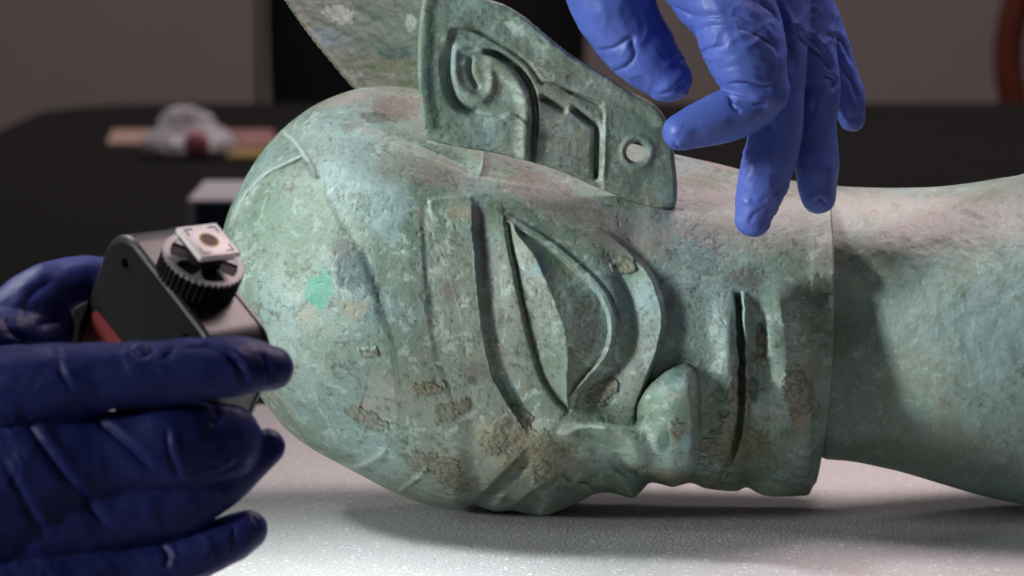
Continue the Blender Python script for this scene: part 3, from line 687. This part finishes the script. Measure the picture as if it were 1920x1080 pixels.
def glove(name, tubes, creases, material, label, folds, voxel=3.2, smooth=12, seed=0, base=None):
    V, F = [], []
    for t in tubes:
        fl = 1.0
        if isinstance(t, tuple): t, fl = t
        v, f = tube(t, flat=fl); o = len(V); V += v; F += [tuple(i + o for i in q) for q in f]
    me = bpy.data.meshes.new('tmp'); me.from_pydata([tuple(v) for v in V], [], F); me.update()
    bm = bmesh.new(); bm.from_mesh(me); bmesh.ops.recalc_face_normals(bm, faces=bm.faces); bm.to_mesh(me); bm.free()
    ob = bpy.data.objects.new('tmp', me); COL.objects.link(ob)
    r = ob.modifiers.new('r', 'REMESH'); r.mode = 'VOXEL'; r.voxel_size = voxel
    s = ob.modifiers.new('s', 'SMOOTH'); s.iterations = smooth; s.factor = 0.5
    dg = bpy.context.evaluated_depsgraph_get(); em = bpy.data.meshes.new_from_object(ob.evaluated_get(dg))
    bpy.data.objects.remove(ob); bpy.data.meshes.remove(me)
    n = len(em.vertices); P = np.empty(n * 3, np.float32); em.vertices.foreach_get('co', P); P = P.reshape(-1, 3).astype(float)
    Nn = np.empty(n * 3, np.float32); em.vertex_normals.foreach_get('vector', Nn); Nn = Nn.reshape(-1, 3)
    h = np.zeros(n)
    facing = ss(-0.1, 0.3, Nn[:, 2])
    for (pts, amp, wd) in creases:
        d, t = sdist(P[:, 0], P[:, 1], catmull(pts), 40 + wd * 3)
        tp = ss(0, .25, t) * (1 - ss(.75, 1, t)) 
        # a fold: sharp trough with a raised roll beside it
        h += facing * tp * amp * (-np.exp(-np.abs(d) / (0.8 * wd)) + 0.35 * np.exp(-((d - 1.7 * wd) / (1.6 * wd)) ** 2))
    # loose film: ridged wrinkles stretched across each finger
    for (ang, sx, sy, amp) in folds:
        a = R(ang); q = np.stack([(P[:, 0] * math.cos(a) + P[:, 1] * math.sin(a)) / sx, (-P[:, 0] * math.sin(a) + P[:, 1] * math.cos(a)) / sy, P[:, 2] / sx], 1)
        q = q + fbm(P, 60, 2, seed + 9)[:, None] * 1.2
        rdg = 1 - np.abs(2 * fbm(q, 1.0, 2, seed + int(sx)) - 1) * 2.4
        msk = ss(.42, .62, fbm(P, 85, 2, seed + 3 + int(sy)))
        h += amp * (np.clip(rdg, 0, 1) ** 2.2) * msk
    h += (fbm(P, 60, 2, seed + 5) - .5) * 7
    P = P + Nn * h[:, None]
    nf = len(em.polygons); lp = np.empty(len(em.loops), np.int32); em.loops.foreach_get('vertex_index', lp)
    k = len(lp) // nf
    Fa = lp.reshape(nf, 4) if k == 4 and len(lp) == nf * 4 else [list(p.vertices) for p in em.polygons]
    bpy.data.meshes.remove(em)
    o = mesh_np(name, WA(P), Fa, material)
    return tag(o, label, 'gloved hand')

HW = 520
for_left = lambda tubes: [(([(x, y, w + HW, r) for (x, y, w, r) in t]), (0.5 if max(p[3] for p in t) > 115 else 0.85)) for t in tubes]
right = [
    # thumb
    [(1120, -260, 300, 95), (1130, -120, 300, 92), (1143, -20, 300, 84), (1178, 62, 305, 70), (1218, 112, 310, 60), (1252, 145, 315, 46)],
    # index, bent back on itself
    [(1330, -150, 380, 78), (1355, -40, 400, 80), (1385, 50, 420, 82), (1405, 115, 430, 74), (1428, 168, 430, 55)],
    [(1428, 172, 425, 52), (1390, 205, 430, 50), (1330, 228, 440, 47), (1278, 247, 450, 37)],
    [(1270, -160, 370, 76), (1300, -40, 385, 66), (1340, 30, 400, 52)],
    # middle
    [(1440, -120, 330, 60), (1462, 0, 340, 56), (1466, 110, 350, 46), (1462, 200, 350, 46), (1444, 290, 345, 50), (1424, 360, 340, 45), (1413, 408, 335, 34)],
    # ring
    [(1490, -120, 280, 52), (1510, -10, 285, 48), (1524, 90, 290, 46), (1535, 170, 290, 42), (1534, 235, 285, 36), (1532, 310, 280, 41), (1535, 368, 275, 33)],
    # little
    [(1500, -120, 220, 50), (1512, -20, 220, 46), (1542, 60, 215, 42), (1570, 130, 210, 36), (1588, 185, 205, 33), (1598, 222, 200, 26)],
    # palm
    [(1200, -330, 300, 130), (1230, -200, 320, 110), (1300, -110, 330, 80)], [(1350, -400, 300, 150), (1400, -240, 310, 110), (1430, -130, 300, 80)], [(1480, -360, 260, 120), (1490, -160, 260, 70)],
    [(1300, -700, 280, 130), (1330, -500, 290, 140), (1360, -380, 300, 150)],
]
cr_r = [([(1062, 60), (1090, 70), (1110, 92), (1118, 118)], 6, 6), ([(1110, 95), (1150, 90), (1185, 70), (1180, 100)], 5, 5), ([(1130, 138), (1170, 128), (1190, 100), (1178, 62)], 6, 6), ([(1225, 180), (1262, 168), (1290, 150)], 4, 4),
        ([(1290, 62), (1340, 48), (1400, 55), (1445, 80), (1462, 110)], 7, 8), ([(1300, 108), (1330, 92), (1360, 85)], 6, 5), ([(1342, 132), (1400, 120), (1450, 130)], 3, 6),
        ([(1358, 158), (1400, 156), (1430, 163), (1452, 158)], 9, 4.5), ([(1362, 178), (1380, 192), (1420, 196), (1440, 190)], 9, 5), ([(1368, 190), (1378, 204), (1392, 210)], 6, 4), ([(1262, 262), (1270, 275), (1282, 284)], 4, 3),
        ([(1410, 0), (1450, 20), (1475, 60), (1488, 130)], 9, 6), ([(1485, 40), (1510, 80), (1545, 110), (1565, 145)], 8, 6), ([(1500, 60), (1530, 80), (1560, 120)], 6, 5), ([(1540, 140), (1565, 150), (1560, 175)], 8, 5), ([(1545, 62), (1580, 80), (1600, 130)], 6, 5),
        ([(1560, 60), (1575, 110), (1600, 160), (1610, 205)], 6, 5), ([(1405, 372), (1420, 380), (1440, 372)], 5, 4), ([(1402, 425), (1415, 400), (1435, 392)], 4, 4), ([(1520, 392), (1535, 372), (1556, 388)], 5, 4), ([(1430, 220), (1450, 250), (1440, 300)], 4, 7),
        ([(1240, 0), (1300, 30), (1380, 30), (1440, 60)], 7, 9), ([(1445, -10), (1470, 30), (1482, 60)], 8, 5), ([(1565, 300), (1572, 330), (1560, 350)], 3, 4), ([(1510, 150), (1530, 180), (1520, 230)], 5, 7)]
glove('gloved_hand', right, cr_r, M['glove'], 'right gloved hand reaching down from above with its fingers spread over the bronze face', [(70, 30, 130, 2.6), (15, 46, 170, 2)], seed=3)

left_ = [
    # forefinger lying along the front of the device
    [(-260, 760, 700, 95), (-60, 738, 720, 86), (80, 720, 740, 76), (200, 706, 750, 64), (320, 698, 760, 62), (430, 688, 765, 59), (475, 688, 765, 53), (508, 690, 765, 43)],
    [(-120, 900, 700, 130), (60, 870, 720, 110), (200, 850, 720, 80), (330, 834, 725, 80), (424, 826, 700, 71)],
    [(-120, 980, 680, 120), (80, 960, 690, 100), (220, 942, 690, 84), (320, 932, 690, 74), (410, 895, 680, 60), (500, 838, 670, 36)],
    [(-120, 1130, 640, 110), (80, 1090, 650, 90), (220, 1068, 660, 56), (310, 1056, 660, 50), (400, 1024, 660, 49), (464, 994, 660, 38)],
    # palm and wrist
    [(-420, 960, 660, 190), (-150, 930, 680, 180), (40, 900, 690, 150), (140, 890, 690, 110)], [(-300, 820, 640, 120), (-80, 790, 660, 120), (60, 780, 680, 100)], [(-200, 1090, 640, 150), (60, 1050, 650, 120), (160, 1020, 650, 80)],
    [(-200, 700, 600, 80), (-60, 660, 580, 66), (30, 632, 540, 58), (95, 622, 500, 46)],
    [(-40, 600, 500, 60), (50, 600, 500, 54), (95, 595, 500, 44)],
    # thumb behind the device
    [(-260, 760, 560, 90), (-120, 690, 540, 84), (-30, 640, 520, 72), (60, 570, 500, 62), (130, 530, 480, 50), (200, 520, 470, 40)],
]
cr_l = [([(110, 640), (112, 690), (140, 740)], 6, 6), ([(0, 660), (60, 655), (110, 668)], 6, 10), ([(240, 650), (265, 668), (290, 655)], 6, 6), ([(270, 640), (300, 672), (330, 650)], 5, 5), ([(330, 655), (380, 650), (430, 668), (470, 700)], 5, 6), ([(420, 655), (450, 690), (465, 730)], 8, 6), ([(490, 655), (500, 690), (505, 725)], 4, 6),
        ([(130, 740), (220, 820), (310, 905)], 9, 7), ([(30, 760), (90, 850), (150, 930), (220, 1010)], 9, 8), ([(0, 850), (50, 950), (90, 1020)], 8, 8), ([(312, 795), (318, 850), (345, 910)], 6, 6), ([(340, 912), (380, 898), (430, 880), (450, 860)], 7, 4), ([(400, 760), (410, 785), (390, 800)], 5, 5), ([(455, 755), (470, 770), (490, 800)], 5, 5),
        ([(495, 820), (515, 835), (530, 850)], 5, 4), ([(425, 1050), (435, 1010), (440, 985)], 4, 3), ([(470, 965), (482, 980), (485, 1000)], 4, 4), ([(300, 1020), (315, 1040), (310, 1070)], 7, 5), ([(10, 590), (20, 620), (50, 640)], 7, 6), ([(40, 600), (60, 550), (110, 520)], 6, 8), ([(60, 610), (110, 600), (150, 560)], 6, 8)]
glove('gloved_hand', for_left(left_), [(p, a * .9, w * 1.2) for p, a, w in cr_l], M['glove_shaded'], 'shadowed gloved hand at the left holding the black device', [(-35, 60, 240, 2), (80, 50, 140, 1.2)], seed=23, voxel=3.6)

# ------------------------------------------------------------------ the hand-held black device
e1 = Vector((69, 10, -59.5)).normalized(); e2 = Vector((51, -58, 49.4)).normalized(); en = e1.cross(e2); en = en if en.y > 0 else -en
wdev = 640 + HW; kk = (D - wdev / PX) / D
org = W3(366, 528, wdev)        # middle of the top side, under the wheel
def ax(v): return RT * v.x + UP * v.y + TW * v.z
A1, A2, A3 = ax(e1), ax(e2), ax(en)   # thickness, length, up
s = kk / PX
DM = Matrix(((A1.x, A2.x, A3.x, org.x), (A1.y, A2.y, A3.y, org.y), (A1.z, A2.z, A3.z, org.z), (0, 0, 0, 1))) @ Matrix.Scale(s, 4)
dev = empty('handheld_device', org - A3 * 0.05, 'black rounded hand-held device with a thumbwheel and square mount in the left hand', 'device')
dl = Matrix.Translation(-dev.location)
def dobj(name, bm, m, parent=dev, smooth=True, angle=35):
    bm.transform(dl @ DM); 
    return bm_obj(name, bm, m, parent, smooth, angle=angle)
def rrect(L, Hh, r, n=10):
    out = []
    for (cx, cz, a0) in ((L / 2 - r, -r, 0), (-L / 2 + r, -r, 90), (-L / 2 + r, -Hh + r, 180), (L / 2 - r, -Hh + r, 270)):
        for i in range(n + 1):
            a = R(a0 + 90 * i / n); out.append((cx + r * math.cos(a), cz + r * math.sin(a)))
    return out
def prism(bm, prof, x0, x1, bev=0):
    n = len(prof); levels = [(x0, 1 if not bev else 0), (x0 + bev * .3, .55), (x0 + bev, 1), (x1 - bev, 1), (x1 - bev * .3, .55), (x1, 0)] if bev else [(x0, 1), (x1, 1)]
    cy_ = sum(p[0] for p in prof) / n; cz_ = sum(p[1] for p in prof) / n
    rings = []
    for (x, q) in levels:
        sh = bev * (1 - q) if bev else 0
        rings.append([bm.verts.new((x, cy_ + (p[0] - cy_) * (1 - sh / 150), cz_ + (p[1] - cz_) * (1 - sh / 150))) for p in prof])
    for a, b in zip(rings, rings[1:]):
        for i in range(n): bm.faces.new((a[i], a[(i + 1) % n], b[(i + 1) % n], b[i]))
    bm.faces.new(rings[0][::-1]); bm.faces.new(rings[-1])
LB, HB = 400, 330
bm = bmesh.new(); prism(bm, rrect(LB, HB, 78), -62, 74, 8); body = dobj('body', bm, M['case'])
bm = bmesh.new(); prism(bm, rrect(LB - 26, HB - 26, 68), -65, -58); bm.transform(Matrix.Translation((0, 0, -13))); dobj('front_panel', bm, M['case_matt'])
bm = bmesh.new(); prism(bm, rrect(LB + 6, HB + 6, 80), 62, 68); bm.transform(Matrix.Translation((0, 0, 3))); dobj('back_seam', bm, M['case'])
for (yy, zz_) in ((-128, -50), (100, -46)):
    bm = bmesh.new(); bmesh.ops.create_cone(bm, cap_ends=True, segments=20, radius1=9, radius2=9, depth=4); bm.transform(Matrix.Translation((-66, yy, zz_)) @ Matrix.Rotation(R(90), 4, 'Y')); dobj('screw_hole', bm, M['bore_black'])
bm = bmesh.new()
tri = [(-150, -187), (-162, -200), (-162, -282), (-150, -292), (-30, -296), (-30, -187)]
prism(bm, tri, -68, -64.5); dobj('red_badge', bm, M['red'])
# thumbwheel: knurled drum, spoked pale top, hub
def disc_ring(bm, r0, r1, z0, z1, n=80, tooth=0):
    vs = []
    for i in range(n):
        a = 2 * math.pi * i / n; q = r1 + (tooth if (i % 4) in (0, 1) else 0)
        vs.append([bm.verts.new((r * math.cos(a), r * math.sin(a), z)) for r, z in ((r0, z0), (q, z0), (q, z1), (r0, z1))])
    for i in range(n):
        a, b = vs[i], vs[(i + 1) % n]
        for k in range(4): bm.faces.new((a[k], a[(k + 1) % 4], b[(k + 1) % 4], b[k]))
wheel_r = 82
bm = bmesh.new(); disc_ring(bm, 12, wheel_r - 6, 10, 50, 160, 4); wh = dobj('thumbwheel', bm, M['black'], angle=30)
bm = bmesh.new(); disc_ring(bm, wheel_r - 16, wheel_r - 6, 50, 55, 160, 4); dobj('knurled_rim', bm, M['rim'], wh, angle=30)
bm = bmesh.new()
for i in range(6):
    a = R(60 * i + 12)
    box_bm(bm, (0, 0, 0), (56, 5, 4), Matrix.Rotation(a, 4, 'Z') @ Matrix.Translation((44, 0, 52)))
    v = [bm.verts.new((r * math.cos(a + da), r * math.sin(a + da), 53.5)) for r, da in ((40, 0), (70, .22), (70, -.22))]; bm.faces.new(v)
disc_ring(bm, 22, 27, 50, 55, 40)
dobj('spokes', bm, M['rim'], wh)
bm = bmesh.new(); bmesh.ops.create_cone(bm, cap_ends=True, segments=32, radius1=34, radius2=34, depth=80); bm.transform(Matrix.Translation((0, 0, 44))); dobj('hub', bm, M['black'])
bm = bmesh.new(); box_bm(bm, (0, 0, 0), (92, 92, 12), Matrix.Translation((0, -6, 90)), bev=3.5); pl = dobj('mount_plate', bm, M['silver'])
bm = bmesh.new(); box_bm(bm, (0, 0, 0), (80, 80, 10), Matrix.Translation((0, -6, 80)), bev=2); dobj('plate_base', bm, M['black'])
bm = bmesh.new(); disc_ring(bm, 17, 20, 94, 97, 40); bm.transform(Matrix.Translation((0, -6, 0))); dobj('brass_insert', bm, M['gold'], pl)
bm = bmesh.new(); bmesh.ops.create_circle(bm, cap_ends=True, segments=32, radius=17); bm.transform(Matrix.Translation((0, -6, 96.6))); dobj('bore', bm, M['bore'], pl)
for sx in (-1, 1):
    for sy in (-1, 1):
        bm = bmesh.new()
        box_bm(bm, (sx * 34, -6 + sy * 26, 96.2), (1.8, 17, 1)); box_bm(bm, (sx * 26, -6 + sy * 35, 96.25), (17, 1.8, 1)); dobj('corner_mark', bm, M['black'], pl, smooth=False)

# ------------------------------------------------------------------ blurred things on and behind the table
def at_z(px, py, z):
    """point of the horizontal level z seen at (px, py)"""
    d = (W3(px, py, 0) - cam.location); t = (z - cam.location.z) / d.z
    return cam.location + d * t
TZ = 0.7502
# crumpled bag
b0 = at_z(345, 300, TZ); kx = (b0 - cam.location).length / (D * PX)
random.seed(4); nb_, na_ = 26, 48
V = []; F = []
prof = [(0, 1.0), (0.1, 1.0), (0.25, .92), (.45, .72), (.62, .60), (.8, .56), (.93, .5), (1, .28)]
for i in range(nb_):
    t = i / (nb_ - 1); rr = np.interp(t, [p[0] for p in prof], [p[1] for p in prof])
    for j in range(na_):
        a = 2 * math.pi * j / na_
        V.append([rr * math.cos(a) * 86 * kx, rr * math.sin(a) * 60 * kx, t * 84 * kx])
V = np.array(V); nz = fbm(V / kx, 34, 3, 8) - .5; nz2 = np.abs(fbm(V / kx, 20, 2, 12) - .5)
V[:, 0] += (nz * 46 - nz2 * 30 + 14 * np.sin(V[:, 2] / kx * .05)) * kx * np.sign(V[:, 0]) ; V[:, 1] += nz * 30 * kx; V[:, 2] += np.clip(V[:, 2] / kx / 84, 0, 1) * nz * 26 * kx
V += np.array([b0.x, b0.y + 60 * kx, TZ + 0.004])
for i in range(nb_ - 1):
    for j in range(na_): F.append((i * na_ + j, i * na_ + (j + 1) % na_, (i + 1) * na_ + (j + 1) % na_, (i + 1) * na_ + j))
F.append(tuple(range(na_))[::-1]); F.append(tuple((nb_ - 1) * na_ + j for j in range(na_)))
bagr = empty('plastic_bag', (b0.x, b0.y + 60 * kx, TZ), 'crumpled clear plastic bag with pink contents on the black table', 'plastic bag')
mesh_np('bag_film', V, F, M['bag'], bagr, smooth=False)
bm = bmesh.new(); bmesh.ops.create_uvsphere(bm, u_segments=16, v_segments=10, radius=1)
for v in bm.verts: v.co = Vector((v.co.x * 24 * kx, v.co.y * 10 * kx, v.co.z * 24 * kx)) + Vector((24 * kx, -56 * kx, 30 * kx))
bm_obj('pink_sachet', bm, M['pink'], bagr, True)
def card(name, x0, x1, py0, py1, m, label, cat, z, h=0.004):
    a, b_, c_, d_ = at_z(x0, py1, z), at_z(x1, py1, z), at_z(x1 - 8, py0, z), at_z(x0 + 12, py0, z)
    V = [(p.x, p.y, z + h) for p in (a, b_, c_, d_)] + [(p.x, p.y, z) for p in (a, b_, c_, d_)]
    F = [(0, 1, 2, 3), (7, 6, 5, 4)] + [(i, i + 4, (i + 1) % 4 + 4, (i + 1) % 4) for i in range(4)]
    return tag(mesh_np(name, V, F, m, smooth=False), label, cat)
card('paper_strip', 200, 300, 250, 276, M['paper'], 'orange pink paper strip sticking out left of the plastic bag', 'paper', TZ)
card('printed_card', 396, 520, 250, 282, M['paper_red'], 'red and white printed card right of the plastic bag', 'card', TZ)
card('yellow_strip', 424, 520, 286, 301, M['yellow'], 'yellow strip lying in front of the red printed card', 'strip', TZ)
# white box with a navy front
p0 = at_z(352, 452, TZ); p1 = at_z(500, 452, TZ); kb = (p0 - cam.location).length / (D * PX); bh = 78 * kb; bd = 0.13
bx = empty('carton', (p0.x + 0.04, p0.y + bd / 2, TZ), 'small carton with white lid and navy front behind the bronze head', 'box')
wbx = p1.x - p0.x
bm = bmesh.new(); box_bm(bm, (wbx / 2 - 0.04, 0, bh / 2), (wbx, bd, bh), bev=0.001); bm_obj('carton_body', bm, M['boxwhite'], bx)
bm = bmesh.new(); box_bm(bm, (wbx / 2 - 0.04 + 0.002, -bd / 2 - 0.001, bh / 2), (wbx - 0.008, 0.002, bh - 0.004)); bm_obj('front_label', bm, M['boxblue'], bx)

# person in black behind the table
def skin_person(loc):
    J = [((0, 0, .95), .21, None), ((0, 0, 1.15), .18, 0), ((0, 0, 1.38), .17, 1), ((0, 0, 1.50), .07, 2), ((0, -.02, 1.62), .09, 3), ((0, -.02, 1.72), .085, 4),
         ((-.19, 0, 1.42), .075, 2), ((-.27, .0, 1.18), .06, 6), ((-.24, -.20, 1.12), .045, 7), ((-.10, -.30, 1.18), .035, 8),
         ((.19, 0, 1.42), .075, 2), ((.27, .0, 1.18), .06, 10), ((.24, -.20, 1.12), .045, 11), ((.10, -.30, 1.18), .035, 12),
         ((-.10, 0, .84), .15, 0), ((-.11, 0, .48), .085, 14), ((-.11, .02, .10), .06, 15), ((-.11, -.12, .05), .045, 16),
         ((.10, 0, .84), .15, 0), ((.11, 0, .48), .085, 18), ((.11, .02, .10), .06, 19), ((.11, -.12, .05), .045, 20)]
    me = bpy.data.meshes.new('person'); me.from_pydata([j[0] for j in J], [(i, j[2]) for i, j in enumerate(J) if j[2] is not None], []); 
    o = bpy.data.objects.new('person_tmp', me); COL.objects.link(o)
    o.modifiers.new('skin', 'SKIN')
    for i, j in enumerate(J): me.skin_vertices[0].data[i].radius = (j[1], j[1] * .8)
    me.skin_vertices[0].data[0].use_root = True
    sb = o.modifiers.new('sub', 'SUBSURF'); sb.levels = 2
    dg = bpy.context.evaluated_depsgraph_get(); em = bpy.data.meshes.new_from_object(o.evaluated_get(dg))
    bpy.data.objects.remove(o)
    em.materials.clear(); em.materials.append(M['cloth']); em.materials.append(M['skin'])
    for p in em.polygons:
        p.use_smooth = True; p.material_index = 1 if p.center.z > 1.52 or (p.center.y < -.24 and p.center.z > 1.1) else 0
    r = bpy.data.objects.new('person', em); COL.objects.link(r); r.location = loc
    return r
pe = skin_person(((800 - 960) / (D * PX) * 3.9, 2.72, 0)); tag(pe, 'person in black clothing standing out of focus behind the table', 'person')
# chair, bent wood hoop back, far right
chx = (2050 - 960) / (D * PX) * 4.2; ch = empty('chair', (chx, 3.05, 0), 'red brown bentwood chair at the far right behind the table', 'chair')
def bend(name, pts, r, m, parent):
    c = catmull(pts, 6); bm = bmesh.new(); n = 10; rings = []
    T = np.gradient(c, axis=0)
    for i, p in enumerate(c):
        t = Vector(T[i]).normalized(); s_ = t.cross(Vector((0, 1, 0.01))).normalized(); f_ = s_.cross(t)
        rings.append([bm.verts.new(Vector(p) + r * (s_ * math.cos(2 * math.pi * k / n) + f_ * math.sin(2 * math.pi * k / n))) for k in range(n)])
    for a, b_ in zip(rings, rings[1:]):
        for k in range(n): bm.faces.new((a[k], a[(k + 1) % n], b_[(k + 1) % n], b_[k]))
    bm.faces.new(rings[0][::-1]); bm.faces.new(rings[-1])
    return bm_obj(name, bm, m, parent, True)
bend('back_hoop', [(-.05, 0, .46), (-.09, 0, .66), (-.105, 0, .78), (-.06, 0, .90), (.05, 0, .95), (.17, 0, .95), (.28, 0, .90), (.325, 0, .78), (.31, 0, .66), (.27, 0, .46)], .02, M['chair'], ch)
bend('back_hoop', [(.02, .01, .46), (.0, .01, .72), (.06, .01, .82), (.11, .01, .84), (.16, .01, .82), (.22, .01, .72), (.20, .01, .46)], .012, M['chair'], ch)
bm = bmesh.new(); bmesh.ops.create_cone(bm, cap_ends=True, segments=40, radius1=.21, radius2=.21, depth=.035); bm.transform(Matrix.Translation((.11, .2, .455))); bm_obj('seat', bm, M['chair'], ch, True, angle=40)
for (x, y, x2, y2) in ((-.03, .04, -.07, 0), (.25, .04, .29, 0), (-.03, .34, -.07, .40), (.25, .34, .29, .40)):
    bend('leg', [(x, y, .44), ((x + x2) / 2, (y + y2) / 2, .22), (x2, y2, 0)], .016, M['chair'], ch)
print('tris', sum(len(o.data.polygons) * 2 for o in sc.objects if o.type == 'MESH'))
